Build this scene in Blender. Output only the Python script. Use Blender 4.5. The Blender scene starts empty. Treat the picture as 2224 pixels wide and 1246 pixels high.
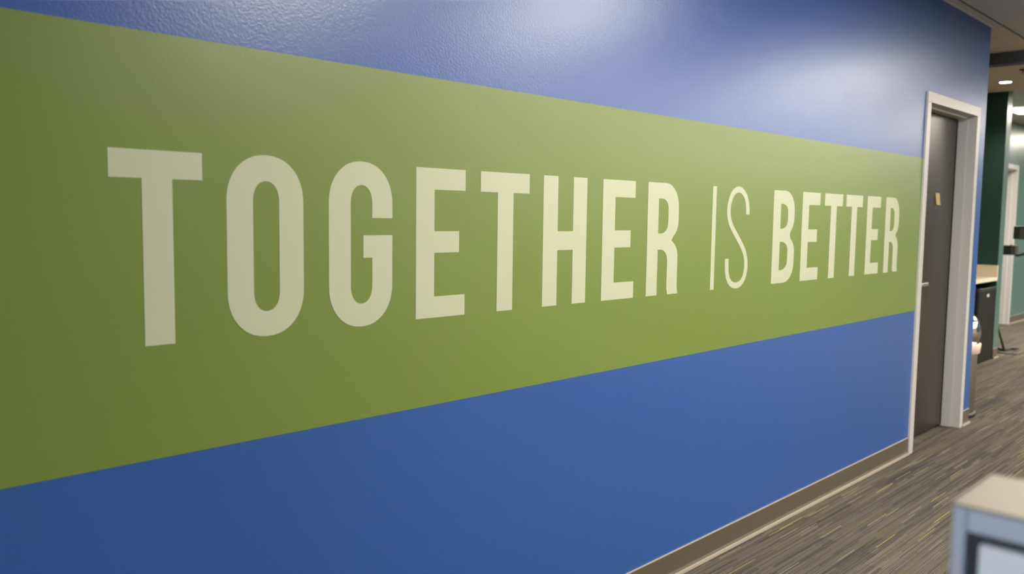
import bpy, bmesh, math, random
from mathutils import Vector, Matrix

# ------------------------------------------------------------------ scene, camera, light, exposure
S = bpy.context.scene
COL = S.collection
S.view_settings.view_transform = 'Standard'
S.view_settings.look = 'None'
S.view_settings.gamma = 1.0
S.view_settings.use_curve_mapping = False
S.view_settings.exposure = 0.1
S.cycles.use_denoising = True
S.cycles.max_bounces = 10
S.cycles.diffuse_bounces = 6

YAW, PITCH, ROLL, FPX = 0.7956998, -0.0849643, 0.0140005, 1835.337
CAM_Z = 1.4
fw = Vector((math.sin(YAW)*math.cos(PITCH), math.cos(YAW)*math.cos(PITCH), math.sin(PITCH)))
r0 = Vector((math.cos(YAW), -math.sin(YAW), 0))
u0 = r0.cross(fw)
rt = r0*math.cos(ROLL) + u0*math.sin(ROLL)
up = -r0*math.sin(ROLL) + u0*math.cos(ROLL)
cd = bpy.data.cameras.new('camera')
cam = bpy.data.objects.new('camera', cd)
COL.objects.link(cam)
cam.matrix_world = Matrix(((rt.x, up.x, -fw.x, 0), (rt.y, up.y, -fw.y, 0), (rt.z, up.z, -fw.z, CAM_Z), (0, 0, 0, 1)))
cd.sensor_width = 36.0
cd.lens = FPX/2224*36.0
cd.clip_start = 0.02
cd.dof.use_dof = True
cd.dof.focus_distance = 2.8
cd.dof.aperture_fstop = 2.8
S.camera = cam

w = bpy.data.worlds.new('world'); S.world = w
w.use_nodes = True
w.node_tree.nodes['Background'].inputs[0].default_value = (0.5, 0.5, 0.5, 1)
w.node_tree.nodes['Background'].inputs[1].default_value = 0.02

PANEL = 46.0            # radiance of the ceiling light panels
PANEL_COL = (1.0, 0.92, 0.81, 1)

CEIL = 2.70
WY = 1.7805            # front plane of the blue wall

# ------------------------------------------------------------------ helpers
def link(name, me, mat=None, parent=None):
    o = bpy.data.objects.new(name, me)
    COL.objects.link(o)
    if mat is not None and me is not None and not me.materials:
        me.materials.append(mat)
    if parent is not None:
        o.parent = parent
    return o

def tag(o, label=None, cat=None, group=None, kind=None):
    if label: o['label'] = label
    if cat: o['category'] = cat
    if group: o['group'] = group
    if kind: o['kind'] = kind
    return o

def empty(name, loc=(0, 0, 0), rz=0.0):
    o = bpy.data.objects.new(name, None)
    COL.objects.link(o)
    o.location = loc; o.rotation_euler = (0, 0, rz)
    o.empty_display_size = 0.05
    return o

def mesh_from(bm, name, smooth=False):
    me = bpy.data.meshes.new(name)
    bmesh.ops.recalc_face_normals(bm, faces=bm.faces[:])
    bm.to_mesh(me); bm.free()
    if smooth:
        for p in me.polygons: p.use_smooth = True
    return me

def add_box(bm, x0, x1, y0, y1, z0, z1):
    v = [bm.verts.new((x, y, z)) for x in (x0, x1) for y in (y0, y1) for z in (z0, z1)]
    for f in ((0, 1, 3, 2), (4, 6, 7, 5), (0, 4, 5, 1), (2, 3, 7, 6), (0, 2, 6, 4), (1, 5, 7, 3)):
        bm.faces.new([v[i] for i in f])
    return v

def box(name, b, mat, parent=None, bevel=0.0, seg=2):
    bm = bmesh.new(); add_box(bm, *b)
    if bevel:
        bmesh.ops.bevel(bm, geom=bm.edges[:], offset=bevel, segments=seg, affect='EDGES', profile=0.5)
    return link(name, mesh_from(bm, name), mat, parent)

def boxes(name, bs, mat, parent=None):
    bm = bmesh.new()
    for b in bs: add_box(bm, *b)
    return link(name, mesh_from(bm, name), mat, parent)

def lathe(name, prof, mat, parent=None, seg=48, loc=(0, 0, 0), sx=1.0, sy=1.0):
    bm = bmesh.new(); rings = []
    for r, z in prof:
        if r < 1e-5:
            rings.append([bm.verts.new((0, 0, z))])
        else:
            rings.append([bm.verts.new((r*sx*math.cos(2*math.pi*i/seg), r*sy*math.sin(2*math.pi*i/seg), z)) for i in range(seg)])
    for a, b in zip(rings, rings[1:]):
        for i in range(seg):
            j = (i+1) % seg
            if len(a) == 1 and len(b) == 1: continue
            if len(a) == 1: bm.faces.new((a[0], b[i], b[j]))
            elif len(b) == 1: bm.faces.new((a[i], a[j], b[0]))
            else: bm.faces.new((a[i], a[j], b[j], b[i]))
    o = link(name, mesh_from(bm, name, True), mat, parent)
    o.location = loc
    return o

def tube(name, pts, rad, mat, parent=None, seg=10, caps=True):
    bm = bmesh.new(); P = [Vector(p) for p in pts]; rings = []
    n0 = None
    for i, p in enumerate(P):
        t = (P[min(i+1, len(P)-1)] - P[max(i-1, 0)]).normalized()
        a = n0 if n0 is not None else (Vector((0, 0, 1)) if abs(t.z) < .9 else Vector((1, 0, 0)))
        n = (a - t*a.dot(t)).normalized(); n0 = n
        b = t.cross(n)
        r = rad[i] if isinstance(rad, (list, tuple)) else rad
        rings.append([bm.verts.new(p + n*r*math.cos(2*math.pi*k/seg) + b*r*math.sin(2*math.pi*k/seg)) for k in range(seg)])
    for A, B in zip(rings, rings[1:]):
        for k in range(seg):
            bm.faces.new((A[k], A[(k+1) % seg], B[(k+1) % seg], B[k]))
    if caps:
        bm.faces.new(rings[0]); bm.faces.new(rings[-1])
    return link(name, mesh_from(bm, name, True), mat, parent)

# ------------------------------------------------------------------ materials
def mat(name, col, rough=0.5, metal=0.0, spec=0.5, bump=None, coat=None):
    m = bpy.data.materials.new(name); m.use_nodes = True
    nt = m.node_tree; b = nt.nodes['Principled BSDF']
    b.inputs['Base Color'].default_value = (*col, 1)
    b.inputs['Roughness'].default_value = rough
    b.inputs['Metallic'].default_value = metal
    b.inputs['Specular IOR Level'].default_value = spec
    if coat:
        b.inputs['Coat Weight'].default_value = coat[0]; b.inputs['Coat Roughness'].default_value = coat[1]
    if bump:
        sc, st, dist = bump
        tc = nt.nodes.new('ShaderNodeTexCoord'); n = nt.nodes.new('ShaderNodeTexNoise')
        n.inputs['Scale'].default_value = sc; n.inputs['Detail'].default_value = 3
        nt.links.new(tc.outputs['Object'], n.inputs['Vector'])
        bp = nt.nodes.new('ShaderNodeBump'); bp.inputs['Strength'].default_value = st
        bp.inputs['Distance'].default_value = dist
        nt.links.new(n.outputs['Fac'], bp.inputs['Height'])
        nt.links.new(bp.outputs['Normal'], b.inputs['Normal'])
    return m

def emis(name, col, strength):
    m = bpy.data.materials.new(name); m.use_nodes = True
    nt = m.node_tree; nt.nodes.clear()
    e = nt.nodes.new('ShaderNodeEmission'); o = nt.nodes.new('ShaderNodeOutputMaterial')
    e.inputs[0].default_value = col; e.inputs[1].default_value = strength
    nt.links.new(e.outputs[0], o.inputs[0])
    return m

PAINT_ROUGH = 0.315
PAINT_SPEC = 0.6
M = {}
M['blue'] = mat('blue_paint', (0.024, 0.086, 0.305), PAINT_ROUGH, spec=PAINT_SPEC, bump=(170, 0.25, 0.002))
M['green'] = mat('green_paint', (0.142, 0.204, 0.036), 0.38, spec=PAINT_SPEC, bump=(170, 0.10, 0.002))
M['letter'] = mat('cream_paint', (0.45, 0.485, 0.335), 0.40, spec=PAINT_SPEC)
M['white'] = mat('white_enamel', (0.50, 0.49, 0.475), 0.35)
M['base'] = mat('taupe_rubber', (0.092, 0.073, 0.050), 0.42, bump=(60, 0.05, 0.002))
M['base_lip'] = mat('taupe_rubber_lip', (0.42, 0.36, 0.28), 0.30)
M['teal'] = mat('teal_paint', (0.075, 0.148, 0.131), 0.34, spec=PAINT_SPEC, bump=(170, 0.15, 0.002))
M['dgreen'] = mat('dark_green_paint', (0.013, 0.042, 0.033), 0.40)
M['wallw'] = mat('pale_grey_paint', (0.55, 0.54, 0.50), 0.6)
M['tile'] = mat('ceiling_tile_fibre', (0.49, 0.475, 0.46), 0.95, bump=(260, 0.35, 0.003))
M['tbar'] = mat('shaded_grid_metal', (0.11, 0.105, 0.10), 0.5)  # grid metal darkened: the shade of the grooves is in its colour
M['tbar_w'] = mat('white_grid_metal', (0.60, 0.58, 0.55), 0.5)
M['drywall'] = mat('beige_ceiling_paint', (0.55, 0.48, 0.37), 0.85)
M['header'] = mat('dark_header_paint', (0.085, 0.082, 0.075), 0.6)
M['steel'] = mat('satin_steel', (0.62, 0.61, 0.60), 0.28, metal=1.0)
M['chrome'] = mat('polished_chrome', (0.52, 0.50, 0.46), 0.14, metal=1.0)
M['black'] = mat('black_plastic', (0.012, 0.011, 0.010), 0.42)
M['blackm'] = mat('black_metal', (0.02, 0.017, 0.014), 0.45)
M['dgrey'] = mat('dark_grey_plastic', (0.045, 0.038, 0.032), 0.5)
M['binp'] = mat('charcoal_plastic', (0.009, 0.008, 0.007), 0.5, spec=0.25)
M['note'] = mat('yellow_paper', (0.85, 0.74, 0.36), 0.8)
M['liner'] = mat('pale_liner', (0.72, 0.55, 0.48), 0.45)
M['counter'] = mat('cream_laminate', (0.66, 0.57, 0.42), 0.38, bump=(90, 0.02, 0.001))
M['counter_edge'] = mat('cream_edge_band', (0.76, 0.68, 0.52), 0.4)
M['lamp'] = emis('light_panel_glow', PANEL_COL, PANEL)
M['daylight'] = emis('added_window_glow', (0.80, 0.90, 1.0, 1), 13.0)  # glow of the added window, cool light for partition and jambs
M['down'] = emis('downlight_glow', (1.0, 0.84, 0.60, 1), 30.0)
M['cap'] = mat('beige_cap_laminate', (0.245, 0.22, 0.168), 0.5)
M['alu'] = mat('blue_grey_aluminium', (0.52, 0.54, 0.64), 0.35, metal=0.2)
M['gasket'] = mat('dark_gasket', (0.02, 0.02, 0.03), 0.6)
M['fabric'] = mat('pale_grey_panel', (0.86, 0.86, 0.87), 0.8, bump=(300, 0.1, 0.001))

def door_material():
    m = mat('dark_stained_veneer', (0.05, 0.04, 0.032), 0.30, spec=0.35)
    nt = m.node_tree; b = nt.nodes['Principled BSDF']
    tc = nt.nodes.new('ShaderNodeTexCoord'); mp = nt.nodes.new('ShaderNodeMapping')
    mp.inputs['Scale'].default_value = (28, 28, 1.4)
    n = nt.nodes.new('ShaderNodeTexNoise'); n.inputs['Scale'].default_value = 2.2; n.inputs['Detail'].default_value = 6
    cr = nt.nodes.new('ShaderNodeValToRGB')
    cr.color_ramp.elements[0].position = 0.3; cr.color_ramp.elements[0].color = (0.020, 0.015, 0.012, 1)
    cr.color_ramp.elements[1].position = 0.75; cr.color_ramp.elements[1].color = (0.036, 0.028, 0.023, 1)
    nt.links.new(tc.outputs['Object'], mp.inputs['Vector']); nt.links.new(mp.outputs[0], n.inputs['Vector'])
    nt.links.new(n.outputs['Fac'], cr.inputs['Fac']); nt.links.new(cr.outputs[0], b.inputs['Base Color'])
    return m
M['door'] = door_material()

def carpet_material():
    m = bpy.data.materials.new('striped_carpet'); m.use_nodes = True
    nt = m.node_tree; b = nt.nodes['Principled BSDF']; N = nt.nodes.new; L = nt.links.new
    b.inputs['Roughness'].default_value = 0.95; b.inputs['Specular IOR Level'].default_value = 0.15
    tc = N('ShaderNodeTexCoord'); sp = N('ShaderNodeSeparateXYZ'); L(tc.outputs['Object'], sp.inputs[0])
    def math_(op, a, bb=None, c=None):
        n = N('ShaderNodeMath'); n.operation = op
        for i, v in enumerate((a, bb, c)):
            if v is None: continue
            if isinstance(v, (int, float)): n.inputs[i].default_value = v
            else: L(v, n.inputs[i])
        return n.outputs[0]
    def wn(x, y, seed):
        c = N('ShaderNodeCombineXYZ'); L(x, c.inputs[0]); L(y, c.inputs[1]); c.inputs[2].default_value = seed
        n = N('ShaderNodeTexWhiteNoise'); n.noise_dimensions = '3D'; L(c.outputs[0], n.inputs['Vector'])
        return n.outputs['Value']
    X, Y = sp.outputs[0], sp.outputs[1]
    def strand(width, length, seed):
        row = math_('FLOOR', math_('DIVIDE', Y, width))
        zero = math_('MULTIPLY', row, 0.0)
        off = math_('MULTIPLY', wn(row, zero, seed), 17.0)
        sg = math_('FLOOR', math_('ADD', math_('DIVIDE', X, length), off))
        return wn(row, sg, seed+0.5)
    def ramp(stops, fac, const=True):
        c = N('ShaderNodeValToRGB'); c.color_ramp.interpolation = 'CONSTANT' if const else 'LINEAR'
        els = c.color_ramp.elements
        while len(els) < len(stops): els.new(0.5)
        for e, (p, col) in zip(els, stops):
            e.position = p; e.color = (*col, 1)
        L(fac, c.inputs[0]); return c.outputs[0]
    def mix(f, a, c):
        n = N('ShaderNodeMix'); n.data_type = 'RGBA'
        L(f, n.inputs[0]) if not isinstance(f, float) else setattr(n.inputs[0], 'default_value', f)
        L(a, n.inputs[6]); L(c, n.inputs[7]); return n.outputs[2]
    def gt(v, t): return math_('GREATER_THAN', v, t)
    def rgb(c):
        n = N('ShaderNodeRGB'); n.outputs[0].default_value = (*c, 1); return n.outputs[0]
    base = ramp([(0, (0.062, 0.054, 0.041)), (1, (0.138, 0.124, 0.100))], strand(0.0042, 0.40, 1.0), False)
    # broad tonal bands of a plank
    broad = ramp([(0, (0.78, 0.78, 0.80)), (0.5, (1, 1, 1)), (1, (1.12, 1.10, 1.02))], strand(0.045, 0.95, 5.0), False)
    mul = N('ShaderNodeMix'); mul.data_type = 'RGBA'; mul.blend_type = 'MULTIPLY'; mul.inputs[0].default_value = 1
    L(base, mul.inputs[6]); L(broad, mul.inputs[7]); c = mul.outputs[2]
    # slate-blue and dark streaks, olive streaks, bright yellow dashes
    c = mix(math_('MULTIPLY', gt(strand(0.014, 0.45, 9.0), 0.925), 0.65), c, rgb((0.042, 0.041, 0.046)))
    c = mix(math_('MULTIPLY', gt(strand(0.010, 0.40, 13.0), 0.95), 0.5), c, rgb((0.115, 0.112, 0.035)))
    c = mix(math_('MULTIPLY', gt(strand(0.0050, 0.22, 21.0), 0.984), 0.85), c, rgb((0.26, 0.235, 0.085)))
    c = mix(math_('MULTIPLY', gt(strand(0.0045, 0.17, 33.0), 0.990), 0.7), c, rgb((0.24, 0.215, 0.15)))
    # ribbed pile
    wv = math_('SINE', math_('MULTIPLY', Y, 2*math.pi/0.0085))
    nz = N('ShaderNodeTexNoise'); nz.inputs['Scale'].default_value = 260; nz.inputs['Detail'].default_value = 2
    L(tc.outputs['Object'], nz.inputs['Vector'])
    fac = math_('ADD', math_('MULTIPLY', wv, 0.17), math_('ADD', math_('MULTIPLY', nz.outputs['Fac'], 0.5), 0.75))
    mul2 = N('ShaderNodeMix'); mul2.data_type = 'RGBA'; mul2.blend_type = 'MULTIPLY'; mul2.inputs[0].default_value = 1
    cc = N('ShaderNodeCombineXYZ'); L(fac, cc.inputs[0]); L(fac, cc.inputs[1]); L(fac, cc.inputs[2])
    L(c, mul2.inputs[6]); L(cc.outputs[0], mul2.inputs[7])
    L(mul2.outputs[2], b.inputs['Base Color'])
    bp = N('ShaderNodeBump'); bp.inputs['Strength'].default_value = 0.5; bp.inputs['Distance'].default_value = 0.003
    L(math_('ADD', math_('MULTIPLY', wv, 0.4), nz.outputs['Fac']), bp.inputs['Height']); L(bp.outputs[0], b.inputs['Normal'])
    return m
M['carpet'] = carpet_material()

# ------------------------------------------------------------------ room shell
XL, XR, YF = -4.5, 19.0, -10.4
fl = box('floor', (XL, XR, YF, 3.4, -0.05, 0.0), M['carpet'])
tag(fl, 'grey-brown ribbed carpet floor with yellow and slate dashes', 'floor', kind='structure')

DX0, DX1, DZ = 5.232, 6.226, 2.150      # outer edges of the near door frame
CX = 6.382                              # blue wall's outer corner
wl = boxes('wall_left', [(XL, DX0+.03, WY, WY+.15, 0, CEIL+.1), (DX1-.03, CX, WY, WY+.15, 0, CEIL+.1),
                         (DX0+.03, DX1-.03, WY, WY+.15, DZ-.03, CEIL+.1), (CX-.15, CX, WY+.15, 3.05, 0, CEIL+.1)], M['blue'])
tag(wl, 'blue semi-gloss painted corridor wall with a green band', 'wall', kind='structure')
band = box('painted_band', (XL, DX0+.0, WY-.0006, WY+.001, 0.8689, 1.7651), M['green'], wl)
band['label'] = 'broad olive green painted stripe across the blue wall'

# dummy closure behind the near door and behind the blue wall
boxes_back = boxes('wall_closet', [(DX0-.1, CX-.15, WY+.6, WY+.65, 0, CEIL+.1), (DX0-.1, DX0-.05, WY+.15, WY+.6, 0, CEIL+.1)], M['wallw'])
tag(boxes_back, 'plain pale wall of the closet behind the dark door', 'wall', kind='structure')

GX = 9.58                                # face of the dark green alcove wall
SY = 2.48                                # its end face, towards the corridor
wg = box('wall_alcove_side', (GX, GX+.16, SY, 3.25, 0, CEIL+.1), M['teal'])
tag(wg, 'teal wall end standing beside the counter alcove', 'wall', kind='structure')
gp = box('painted_face', (GX-.0008, GX+.001, SY+.0, 3.05, 0, CEIL), M['dgreen'], wg)
gp['label'] = 'dark bottle green painted face above the counter'
wr = box('wall_alcove_rear', (CX-.15, GX, 3.05, 3.2, 0, CEIL+.1), M['dgreen'])
tag(wr, 'dark green rear wall of the counter alcove', 'wall', kind='structure')
TY = 3.2
FD0, FD1, FDZ = 11.98, 13.03, 2.16       # far door frame outer edges
wt = boxes('wall_back', [(GX+.16, FD0+.03, TY, TY+.15, 0, CEIL+.1), (FD1-.03, XR, TY, TY+.15, 0, CEIL+.1), (FD0+.03, FD1-.03, TY, TY+.15, FDZ-.03, CEIL+.1)], M['teal'])
tag(wt, 'glossy teal wall around the far doorway', 'wall', kind='structure')
tag(box('wall_closet_far', (FD0-.1, FD1+.1, TY+.6, TY+.65, 0, CEIL+.1), M['wallw']), 'plain wall behind the far door', 'wall', kind='structure')
tag(box('wall_right', (XL, XR, YF-.1, YF, 0, CEIL+.1), M['wallw']), 'pale grey wall across the office behind the camera', 'wall', kind='structure')
WN0, WN1, WZ0, WZ1 = -1.3, 1.4, .85, 2.30       # opening for a window added behind the camera as cool light
w1 = empty('added_window_1', (XL, (WN0+WN1)/2, WZ0))  # invented window, put in to light the partition and door jambs
wh = (WN1-WN0)/2; wz = WZ1-WZ0
boxes('window_frame', [(-.08, .02, -wh, wh, 0, .05), (-.08, .02, -wh, wh, wz-.05, wz), (-.08, .02, -wh, -wh+.05, .05, wz-.05), (-.08, .02, wh-.05, wh, .05, wz-.05), (-.06, .0, -.025, .025, .05, wz-.05)], M['white'], w1)
for k in (-1, 1):
    box('pane', (-.045, -.039, min(k*.025, k*(wh-.05)), max(k*.025, k*(wh-.05)), .05, wz-.05), M['daylight'], w1)
tag(w1, 'unseen frosted window, added to light the partition with daylight at the near end of the office', 'window', kind='structure')
tag(boxes('wall_front', [(XL-.1, XL, YF, WN0, 0, CEIL+.1), (XL-.1, XL, WN1, WY+.15, 0, CEIL+.1), (XL-.1, XL, WN0, WN1, 0, WZ0), (XL-.1, XL, WN0, WN1, WZ1, CEIL+.1)], M['wallw']), 'pale grey wall at the near end of the office', 'wall', kind='structure')
tag(box('wall_end', (XR, XR+.1, YF, TY+.15, 0, CEIL+.1), M['teal']), 'teal wall at the far end of the corridor', 'wall', kind='structure')

# skirting: taupe rubber base with a pale top edge and toe
def baseboard(name, label, x0, x1, y, h=0.102):
    bm = bmesh.new()
    prof = [(0, 0), (-.016, 0), (-.0155, .004), (-.009, .012), (-.005, .022), (-.004, h-.004), (-.0025, h), (0, h)]
    A = [bm.verts.new((x0, y+p[0], p[1])) for p in prof]; B = [bm.verts.new((x1, y+p[0], p[1])) for p in prof]
    for i in range(len(prof)-1): bm.faces.new((A[i], A[i+1], B[i+1], B[i]))
    bm.faces.new(A); bm.faces.new(B)
    o = link(name, mesh_from(bm, name), M['base'])
    tag(o, label, 'baseboard', kind='structure')
    t = boxes('toe_edge', [(x0, x1, y-.0175, y-.0095, 0.0005, .0125)], M['base_lip'], o)
    t2 = boxes('top_edge', [(x0, x1, y-.0050, y, h-.0028, h+.0008)], M['base_lip'], o)
    return o
baseboard('baseboard_left', 'taupe rubber baseboard along the blue wall under the slogan', XL, DX0, WY)
baseboard('baseboard_corner', 'short taupe baseboard between the door frame and the blue corner', DX1, CX, WY)
baseboard('baseboard_alcove', 'taupe baseboard at the foot of the teal wall end', GX, GX+.16, SY)
baseboard('baseboard_back', 'taupe baseboard along the far teal wall right of its door', FD1, XR, TY)

# ------------------------------------------------------------------ ceiling: grid of lay-in panels
PX, PY = 0.61, 1.22
GX0, GY0 = 6.14 - 14*0.61, 1.715         # a joint at x = 6.14, a main runner at y = 1.715
ceil = boxes('ceiling', [(XL, XR, YF, 3.35, CEIL+.014, CEIL+.06)], M['tile'])
tag(ceil, 'suspended ceiling of pale grey panels in a metal grid', 'ceiling', kind='structure')
light_cells = [(c, 1) for c in (7, 10, 16, 22, 28)] + [(c, r) for c in (16, 19, 22, 25, 28) for r in (3, 5, 7)]   # columns of 0.61 m, rows of 1.22 m towards the office
def cell(c, r):
    x0 = GX0 + c*PX; y1 = GY0 - r*PY
    return x0, x0+PX, y1-PY, y1
LIGHTS = []
tile_me = None
def tile_mesh(w_, d_):
    bm = bmesh.new(); add_box(bm, -w_/2, w_/2, -d_/2, d_/2, 0, 0.012)
    return mesh_from(bm, 'ceiling_tile')
tile_me = tile_mesh(PX-.005, PY-.024); tile_me.materials.append(M['tile'])
border_me = tile_mesh(PX-.005, .045); border_me.materials.append(M['tile'])
alc_me = tile_mesh(PX-.005, 1.30); alc_me.materials.append(M['tile'])
for c in range(-3, 22):
    for r in range(0, 7):
        if (c, r) in light_cells: continue
        x0, x1, y0, y1 = cell(c, r)
        if x1 > XR or x0 < XL or y0 < YF: continue
        o = link('ceiling_tile', tile_me, None, ceil); o.location = ((x0+x1)/2, (y0+y1)/2, CEIL)
    x0, x1, y0, y1 = cell(c, 0)
    if x0 >= XL and x1 < CX:
        o = link('ceiling_tile', border_me, None, ceil); o.location = ((x0+x1)/2, GY0+.0345, CEIL)
for k, (a, b_) in enumerate(((6.14, 6.75), (6.75, 7.36))):
    if k == 0:
        box('ceiling_tile', (6.1415, CX+.004, GY0+.012, WY-.003, CEIL, CEIL+.012), M['tile'], ceil)
        box('ceiling_tile', (CX+.004, 6.7485, GY0+.012, 3.04, CEIL, CEIL+.012), M['drywall'], ceil)
    else:
        box('ceiling_tile', (6.7515, 7.372, GY0+.012, 3.04, CEIL, CEIL+.012), M['drywall'], ceil)
for r in range(0, 7):
    y = GY0 - r*PY
    if y > YF:
        box('grid_runner', (XL, XR, y-.012, y+.012, CEIL+.008, CEIL+.0135), M['tbar'], ceil)
# wall angle where the ceiling meets the blue wall
box('wall_angle', (XL, CX+.02, WY-.0185, WY-.0005, CEIL-.003, CEIL-.0005), M['tbar_w'], ceil)
hd = box('trim_1', (7.375, 7.50, 1.735, 3.049, 2.612, CEIL+.012), M['header'])
tag(hd, 'dark header strip crossing the ceiling before the alcove', 'header', kind='structure')
dc = box('ceiling_alcove', (7.50, GX, 1.735, 3.05, CEIL, CEIL+.012), M['drywall'])
tag(dc, 'beige painted ceiling above the counter alcove', 'ceiling', kind='structure')

def panel_light(x0, x1, y0, y1, label, glow='lamp'):
    t = empty('ceiling_light', ((x0+x1)/2, (y0+y1)/2, CEIL))
    hx, hy = (x1-x0)/2-.002, (y1-y0)/2-.012
    fr = .022
    boxes('frame', [(-hx, hx, -hy, -hy+fr, -.001, .011), (-hx, hx, hy-fr, hy, -.001, .011), (-hx, -hx+fr, -hy+fr, hy-fr, -.001, .011), (hx-fr, hx, -hy+fr, hy-fr, -.001, .011)], M['tbar_w'], t)
    box('diffuser', (-hx+fr, hx-fr, -hy+fr, hy-fr, .004, .008), M[glow], t)
    tag(t, label, 'ceiling light', 'flush panel lights in the ceiling grid')
    return t
cols = {7: 'beside the first word of the slogan', 10: 'before the dark door', 16: 'outside the counter alcove', 19: 'across from the green wall end', 22: 'near the far doorway', 25: 'past the far doorway', 28: 'at the far end'}
rows = {1: 'corridor row', 3: 'middle office row', 5: 'third office row', 7: 'outermost office row'}
for c, r in light_cells:
    panel_light(*cell(c, r), 'rectangular white light panel of the %s, %s' % (rows[r], cols[c]))
panel_light(11.08, 11.70, 1.72, 2.93, 'glowing light panel in the ceiling before the far teal wall')
panel_light(14.74, 15.35, 1.72, 2.93, 'light panel in the ceiling past the far doorway')

# ------------------------------------------------------------------ slogan
def shape(loops):
    """fill 2D loops (outer + holes) to a thin raised slab; coordinates in metres on the wall (x, z)."""
    cu = bpy.data.curves.new('tmp', 'CURVE'); cu.dimensions = '2D'; cu.fill_mode = 'BOTH'; cu.extrude = 0.0004
    for lp in loops:
        s = cu.splines.new('POLY'); s.points.add(len(lp)-1); s.use_cyclic_u = True
        for p, (a, b_) in zip(s.points, lp): p.co = (a, b_, 0, 1)
    o = bpy.data.objects.new('tmp', cu); COL.objects.link(o)
    dg = bpy.context.evaluated_depsgraph_get()
    me = bpy.data.meshes.new_from_object(o.evaluated_get(dg))
    bpy.data.objects.remove(o); bpy.data.curves.remove(cu)
    me.transform(Matrix.Rotation(math.pi/2, 4, 'X'))
    me.name = 'letter'
    me.materials.clear()
    return me
def arc(cx, cz, rx, rz, a0, a1, n=20, e=2.0):
    out = []
    for i in range(n+1):
        a = math.radians(a0 + (a1-a0)*i/n); c, s = math.cos(a), math.sin(a)
        out.append((cx + rx*math.copysign(abs(c)**(2/e), c), cz + rz*math.copysign(abs(s)**(2/e), s)))
    return out
ZB, ZT = 1.1141, 1.5242
HH = ZT - ZB
def hz(lp): return [(x, h*HH) for x, h in lp]       # heights given as a fraction of cap height
def rect(x0, x1, h0, h1): return [(x0, h0), (x1, h0), (x1, h1), (x0, h1)]
def g_T(w_, s):
    a = (w_-s)/2
    return [hz([(a, 0), (a+s, 0), (a+s, .857), (w_, .857), (w_, 1), (0, 1), (0, .857), (a, .857)])]
def g_E(w_, s, m):
    return [hz([(0, 0), (w_, 0), (w_, .143), (s, .143), (s, .437), (m, .437), (m, .581), (s, .581), (s, .858), (w_, .858), (w_, 1), (0, 1)])]
def g_H(w_, s):
    return [hz([(0, 0), (s, 0), (s, .43), (w_-s, .43), (w_-s, 0), (w_, 0), (w_, 1), (w_-s, 1), (w_-s, .576), (s, .576), (s, 1), (0, 1)])]
def stad(x0, x1, h0, h1, rh, e=2.15):
    cx = (x0+x1)/2; rx = (x1-x0)/2
    return arc(cx, h1-rh, rx, rh, 0, 180, 28, e) + arc(cx, h0+rh, rx, rh, 180, 360, 28, e)
def g_O(w_, s):
    return [hz(stad(0, w_, -.010, 1.011, .262)), hz(stad(s, w_-s, .133, .867, .115))]
def g_G(w_, s):
    cx = w_/2; rx = w_/2; ri = w_/2 - s
    lp = [(w_, .666)] + arc(cx, 1.012-.262, rx, .262, 0, 180, 28, 2.15) + arc(cx, -.010+.262, rx, .262, 180, 360, 28, 2.15)
    lp += [(w_, .558), (.103, .558), (.103, .418), (w_-s, .418)]
    lp += arc(cx, .133+.115, ri, .115, 360, 180, 18, 2.15) + arc(cx, .868-.115, ri, .115, 180, 0, 18, 2.15)
    lp += [(w_-s, .666)]
    return [hz(lp)]
def g_R(w_, s):
    # upper bowl, waist notch, straight leg with a slight flick
    out = [(0, 0), (s, 0), (s, .407), (s+.024, .407)] + arc(s+.020, .297, w_-2*s-.020, .110, 80, 0, 8) + [(w_-s-.001, .06), (w_-s+.006, 0), (w_+.006, 0), (w_, .055)]
    out += [(w_, .30)] + arc(w_-.062, .335, .062, .155, 8, 62, 8)
    out += [(w_-.043, .490)] + arc(w_-.075, .66, .075, .165, -54, 0, 8) + arc(w_-.088, .775, .088, .225, 0, 90, 16, 2.1) + [(0, 1)]
    hole = [(s, .552), (s+.022, .552)] + arc(s+.022, .645, w_-2*s-.022, .093, -80, 0, 8) + arc(s+.022, .770, w_-2*s-.022, .091, 0, 90, 8) + [(s, .861)]
    return [hz(out), hz(hole)]
def g_B(w_, s):
    out = [(0, 0), (.09, 0)] + arc(w_-.100, .225, .100, .225, -90, 0, 14, 2.1) + arc(w_-.085, .335, .085, .17, 0, 58, 8)
    out += [(w_-.048, .527)] + arc(w_-.088, .70, .079, .17, -52, 0, 8) + arc(w_-.103, .775, .094, .225, 0, 90, 14, 2.1) + [(0, 1)]
    h1 = [(s, .590), (s+.02, .590)] + arc(s+.018, .680, .051, .09, -80, 0, 8) + arc(s+.018, .767, .051, .09, 0, 90, 8) + [(s, .857)]
    h2 = [(s, .140), (s+.02, .140)] + arc(s+.018, .235, .058, .095, -80, 0, 8) + arc(s+.018, .353, .058, .095, 0, 90, 8) + [(s, .448)]
    return [hz(out), hz(h1), hz(h2)]
def g_I(w_): return [hz(rect(0, w_, 0, 1))]
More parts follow.
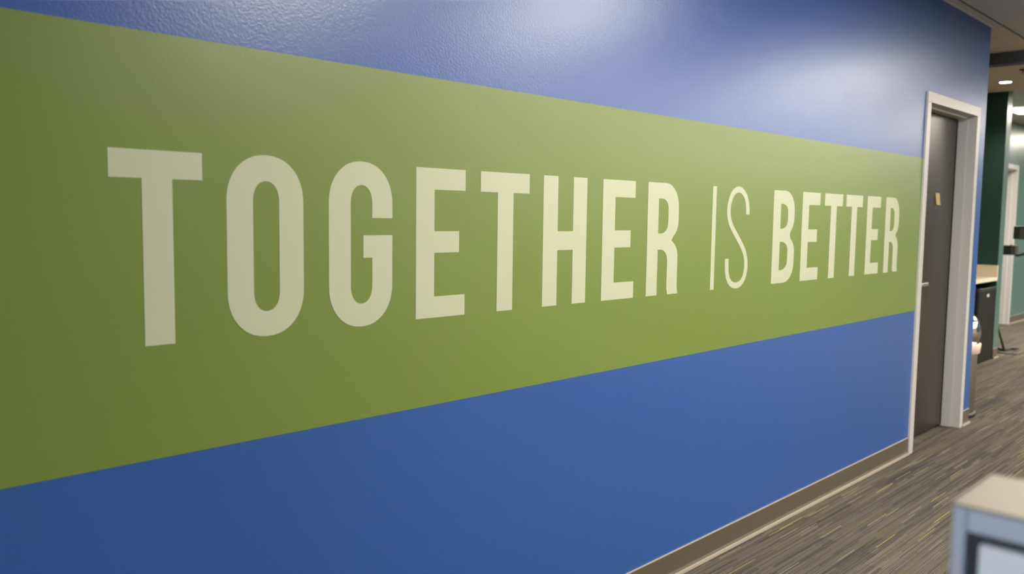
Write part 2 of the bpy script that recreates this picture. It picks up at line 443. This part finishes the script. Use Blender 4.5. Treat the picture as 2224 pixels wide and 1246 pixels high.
def g_S(x_off):
    c = [(3.217, .736), (3.2165, .79), (3.209, .86), (3.192, .925), (3.166, .968), (3.1385, .9815), (3.109, .965), (3.084, .915), (3.068, .84), (3.064, .763),
         (3.069, .70), (3.082, .64), (3.105, .58), (3.151, .478), (3.190, .385), (3.210, .305), (3.2165, .229), (3.2135, .15), (3.198, .078), (3.172, .034), (3.139, .020),
         (3.106, .036), (3.080, .082), (3.066, .15), (3.0615, .231), (3.0615, .295)]
    P = [Vector((a - x_off, b_*HH)) for a, b_ in c]
    # Catmull-Rom resample
    Q = []
    for i in range(len(P)-1):
        p0, p1, p2, p3 = P[max(i-1, 0)], P[i], P[i+1], P[min(i+2, len(P)-1)]
        for k in range(5):
            t = k/5
            Q.append(0.5*((2*p1) + (p2-p0)*t + (2*p0-5*p1+4*p2-p3)*t*t + (3*p1-p0-3*p2+p3)*t**3))
    Q.append(P[-1])
    hw = .0140; A = []; B = []
    for i, q in enumerate(Q):
        t = (Q[min(i+1, len(Q)-1)] - Q[max(i-1, 0)]).normalized(); n = Vector((-t.y, t.x))
        th = hw*(1 - .12*abs(n.y))
        A.append(tuple(q + n*th)); B.append(tuple(q - n*th))
    return [A + B[::-1]]

slogan = empty('wall_slogan', (0, WY-.0006, ZB))
tag(slogan, 'pale cream capital letters TOGETHER IS BETTER painted on the green stripe', 'lettering')
ST = .0655
letters = [('T', .6515, g_T(.197, .0645)), ('O', .9035, g_O(.1955, .0645)), ('G', 1.170, g_G(.195, .0645)), ('E', 1.4445, g_E(.1785, .0645, .1555)),
           ('T', 1.682, g_T(.205, .066)), ('H', 1.951, g_H(.212, .0685)), ('E', 2.247, g_E(.182, .068, .159)), ('R', 2.505, g_R(.1975, .0675)),
           ('I', 2.939, g_I(.028)), ('S', 3.047, g_S(3.047)),
           ('B', 3.441, g_B(.207, .067)), ('E', 3.716, g_E(.183, .067, .160)), ('T', 3.949, g_T(.203, .066)), ('T', 4.193, g_T(.203, .066)),
           ('E', 4.458, g_E(.176, .067, .153)), ('R', 4.709, g_R(.195, .067))]
for ch, x, loops in letters:
    o = link('letter', shape(loops), M['letter'], slogan)
    o.location = (x, -.0004, 0)
    if ch in 'IS': o['label'] = 'thin-stroked letter ' + ch

# ------------------------------------------------------------------ hollow metal door frames and doors
def door_frame(name, x0, x1, y, zt, face=.060, proud=.012, label=''):
    fr = empty(name, ((x0+x1)/2, y, 0)); ox, oy = -(x0+x1)/2, -y
    yf, ys, yd, yb = y-proud, y+.042, y+.105, y+.16
    def B(n, b, bev=.0015):
        return box(n, (b[0]+ox, b[1]+ox, b[2]+oy, b[3]+oy, b[4], b[5]), M['white'], fr, bev)
    for s in (0, 1):
        a, b_ = (x0, x0+face) if s == 0 else (x1-face, x1)
        B('jamb', (a, b_, yf, yb, 0, zt-face))
        a, b_ = (x0+face-.002, x0+face+.016) if s == 0 else (x1-face-.016, x1-face+.002)
        B('stop', (a, b_, ys, yd-.002, 0, zt-face), .003)
    B('head', (x0, x1, yf, yb, zt-face, zt))
    B('stop', (x0+face+.016, x1-face-.016, ys, yd-.002, zt-face-.016, zt-face+.002), .003)
    tag(fr, label, 'door frame', kind='structure')
    return fr, yd
f1, yd1 = door_frame('trim_2', DX0, DX1, WY, DZ, label='white metal frame around the dark door in the blue wall')
d1 = empty('door_1', ((DX0+DX1)/2, yd1, 0))
hw = (DX1-DX0)/2 - .060
box('door_leaf', (-hw+.003, hw-.003, 0, .044, .012, DZ-.060-.003), M['door'], d1, .0015)
hx = -hw + .145
hnd = lathe('handle', [(0, .0), (.026, .0), (.027, .004), (.026, .010), (.012, .012), (.011, .045), (0, .045)], M['steel'], d1, 28, (hx, -.0002, 1.005))
hnd.rotation_euler = (math.pi/2, 0, 0)
lv = box('lever', (-.012, .160, -.011, .011, .042, .056), M['steel'], hnd, .005, 3)
for z in (.22, 1.08, 1.93):
    tube('hinge', [(hw+.0, -.004, z-.05), (hw+.0, -.004, z+.05)], .006, M['steel'], d1, 10)
tag(d1, 'dark brown wooden door with a yellow note, set in the blue wall', 'door', kind='structure')
f2, yd2 = door_frame('trim_3', FD0, FD1, TY, FDZ, .062, label='white frame of the far doorway in the teal wall')
d2 = empty('door_2', ((FD0+FD1)/2, yd2, 0))
hw2 = (FD1-FD0)/2 - .062
box('door_leaf', (-hw2+.003, hw2-.003, 0, .044, .012, FDZ-.065), M['door'], d2, .0015)
tag(d2, 'dark door closed inside the far white frame', 'door', kind='structure')

# sticky note, its foot curling off the door
bm = bmesh.new(); n = 10; W2 = .037; rows_ = []
for i in range(n+1):
    t = i/n
    z = .076*(1-t); y = -.0025 - .009*t**1.3
    rows_.append([bm.verts.new((x, y, z)) for x in (-W2, W2)])
for a, b_ in zip(rows_, rows_[1:]): bm.faces.new((a[0], a[1], b_[1], b_[0]))
ext = bmesh.ops.solidify(bm, geom=bm.faces[:], thickness=.0004)
note = link('sticky_note', mesh_from(bm, 'sticky_note'), M['note'])
note.location = (5.835, yd1, 1.503)
tag(note, 'small yellow sticky note curling off the dark door', 'note')

# ------------------------------------------------------------------ downlight and sprinkler above the alcove
dl = empty('downlight', (8.955, 2.35, CEIL))
lathe('trim_ring', [(.050, -.001), (.062, -.004), (.065, 0), (.050, .002), (.045, .004), (.050, -.001)], M['white'], dl, 40)
lathe('lamp_face', [(0, -.0012), (.048, -.0012), (.048, .0), (0, .0)], M['down'], dl, 40)
tag(dl, 'round warm recessed downlight glowing above the counter alcove', 'downlight')
ld = bpy.data.lights.new('downlight_beam', 'SPOT'); ld.energy = 55; ld.color = (1, .85, .62); ld.spot_size = 2.3; ld.spot_blend = .7; ld.shadow_soft_size = .05
lo = bpy.data.objects.new('downlight_beam', ld); COL.objects.link(lo); lo.parent = dl; lo.location = (0, 0, -.02)
sp = empty('sprinkler', (8.30, 2.045, CEIL))
lathe('escutcheon', [(0, 0), (.036, 0), (.033, -.006), (.012, -.010), (0, -.010)], M['dgrey'], sp, 24)
lathe('stem', [(0, -.008), (.009, -.008), (.010, -.034), (.004, -.036), (0, -.036)], M['steel'], sp, 16)
lathe('deflector', [(0, -.036), (.016, -.036), (.016, -.038), (0, -.038)], M['steel'], sp, 20)
tag(sp, 'small dark sprinkler head under the beige alcove ceiling', 'sprinkler')

# ------------------------------------------------------------------ counter, bins
ct = empty('counter', (8.0, 2.478, 0))
box('worktop', (-1.617, 1.578, .004, .570, .806, .838), M['counter'], ct, .003)
box('front_edge', (-1.617, 1.578, -.004, .006, .804, .8385), M['counter_edge'], ct, .002)
box('side_splash', (1.560, 1.578, .006, .570, .8383, .952), M['counter'], ct)
box('splash_edge', (1.557, 1.5785, .001, .570, .952, .9575), M['counter_edge'], ct)
box('splash_end', (1.557, 1.5785, -.004, .006, .8385, .9575), M['counter_edge'], ct)
box('support_panel', (-.60, -.575, .05, .570, 0, .806), M['dgrey'], ct)
tag(ct, 'cream laminate counter with a low side splash in the green alcove', 'counter')
it = lathe('coaster', [(0, 0), (.05, 0), (.055, .004), (.055, .014), (.048, .012), (0, .010)], M['black'], None, 24, (8.86, 2.62, .8385))
tag(it, 'small dark dish lying on the cream counter', 'dish')

def rounded_prism(name, hx, hy, r, zs, mt, parent, seg=6):
    """stack of rounded rectangles: zs = [(z, scale_x, scale_y), ...]"""
    bm = bmesh.new(); rings = []
    for z, sx, sy in zs:
        ring = []
        for q, (cx, cy) in enumerate(((1, 1), (-1, 1), (-1, -1), (1, -1))):
            for k in range(seg+1):
                a = math.pi/2*(q + k/seg)
                ring.append(bm.verts.new((sx*(cx*(hx-r) + r*math.cos(a)), sy*(cy*(hy-r) + r*math.sin(a)), z)))
        rings.append(ring)
    n_ = len(rings[0])
    for A, B in zip(rings, rings[1:]):
        for k in range(n_): bm.faces.new((A[k], A[(k+1) % n_], B[(k+1) % n_], B[k]))
    bm.faces.new(rings[0]); bm.faces.new(rings[-1])
    return link(name, mesh_from(bm, name, False), mt, parent)
bn = empty('waste_bin', (9.290, 2.630, 0))
rounded_prism('body', .275, .155, .032, [(0, .97, .97), (.01, .98, .98), (.70, 1, 1), (.72, 1, 1)], M['binp'], bn)
rounded_prism('rim', .284, .163, .036, [(.715, 1, 1), (.742, 1.0, 1.0), (.747, .98, .98), (.747, .93, .92), (.70, .92, .90)], M['black'], bn)
lb = box('badge', (-.035, .035, -.1570, -.150, .655, .682), M['tbar_w'], bn, .001)
tag(bn, 'tall black plastic waste bin tucked under the counter', 'bin')

dc_ = empty('dome_trash_can', (6.595, 1.992, 0))
lathe('base_ring', [(0, .001), (.190, .001), (.194, .006), (.194, .028), (.186, .034), (0, .034)], M['black'], dc_, 56)
lathe('body', [(.184, .034), (.184, .44), (.188, .50)], M['chrome'], dc_, 64)
lathe('liner', [(.189, .455), (.199, .462), (.203, .50), (.205, .525), (.199, .533), (.190, .530)], M['liner'], dc_, 56)
dome = lathe('dome_lid', [(.194, .528), (.195, .540), (.186, .548), (.190, .556), (.197, .575), (.200, .60), (.197, .640), (.184, .685), (.160, .724), (.125, .754), (.080, .774), (.035, .783), (0, .785)], M['chrome'], dc_, 64)
tag(dc_, 'chrome dome-lidded trash can half hidden behind the blue wall corner', 'trash can')

# ------------------------------------------------------------------ black stand by the far wall
st = empty('equipment_stand', (10.3, 2.55, 0))
tube('foot', [(.08, .105, .012), (-.06, -.01, .012)], .012, M['blackm'], st, 8)
tube('foot', [(-.06, -.01, .012), (.06, -.035, .022), (.19, -.050, .016)], .013, M['blackm'], st, 8)
tube('toe', [(.17, -.045, .018), (.24, -.075, .010)], .010, M['blackm'], st, 8)
tube('toe', [(.17, -.045, .018), (.12, -.075, .010)], .010, M['blackm'], st, 8)
tube('leg', [(-.06, -.01, .015), (.02, .085, .26), (.02, .135, .50)], .012, M['blackm'], st, 8)
tube('pole', [(.02, .135, .46), (.02, .150, 1.38)], .014, M['blackm'], st, 10)
b1 = box('fitting', (-.055, .055, -.055, .085, 1.045, 1.150), M['black'], st, .006)
box('side_plate', (-.060, .050, -.058, -.012, 1.052, 1.146), M['dgrey'], b1, .004)
lathe('knob', [(0, 0), (.012, 0), (.012, .010), (0, .012)], M['blackm'], b1, 14, (-.03, -.01, 1.148))
tube('arm', [(0, -.045, 1.045), (0, -.075, 1.043), (0, -.13, 1.062), (0, -.19, 1.10), (0, -.20, 1.16), (0, -.16, 1.23)], .014, M['blackm'], st, 10)
b2 = box('fitting', (-.06, .06, -.20, -.028, 1.218, 1.358), M['black'], st, .006)
box('side_plate', (-.064, .05, -.198, -.085, 1.225, 1.335), M['dgrey'], b2, .004)
tag(st, 'black metal stand with boxy fittings beyond the teal wall end', 'stand')
line = tube('floor_line', [(10.05, 2.58, .006), (10.05, 2.372, .006)], .0055, M['blackm'], None, 8)  # thin dark line laid across the carpet
tag(line, 'thin dark rod lying on the carpet before the black stand', 'line')

# ------------------------------------------------------------------ near partition, out of focus
PZ, PXF, PYL = 1.15, .804, .232
pt = empty('office_partition', (PXF, PYL, 0))
TH = .121; LEN = 1.0
box('top_cap', (-.001, TH, -LEN, .001, PZ-.003, PZ), M['cap'], pt, .001)
box('core', (.012, TH-.012, -LEN+.004, -.004, .03, PZ-.003), M['gasket'], pt)
box('post', (0, TH, -.0115, 0, .0, PZ-.003), M['alu'], pt, .002)
box('top_rail', (0, TH, -LEN, -.0115, PZ-.024, PZ-.003), M['alu'], pt, .002)
box('bottom_rail', (0, TH, -LEN, -.0115, .0, .06), M['alu'], pt, .002)
box('panel', (.003, TH-.003, -LEN+.02, -.0215, .075, PZ-.033), M['fabric'], pt, .003)
tag(pt, 'blurred pale office partition with beige cap in the near corner', 'partition')
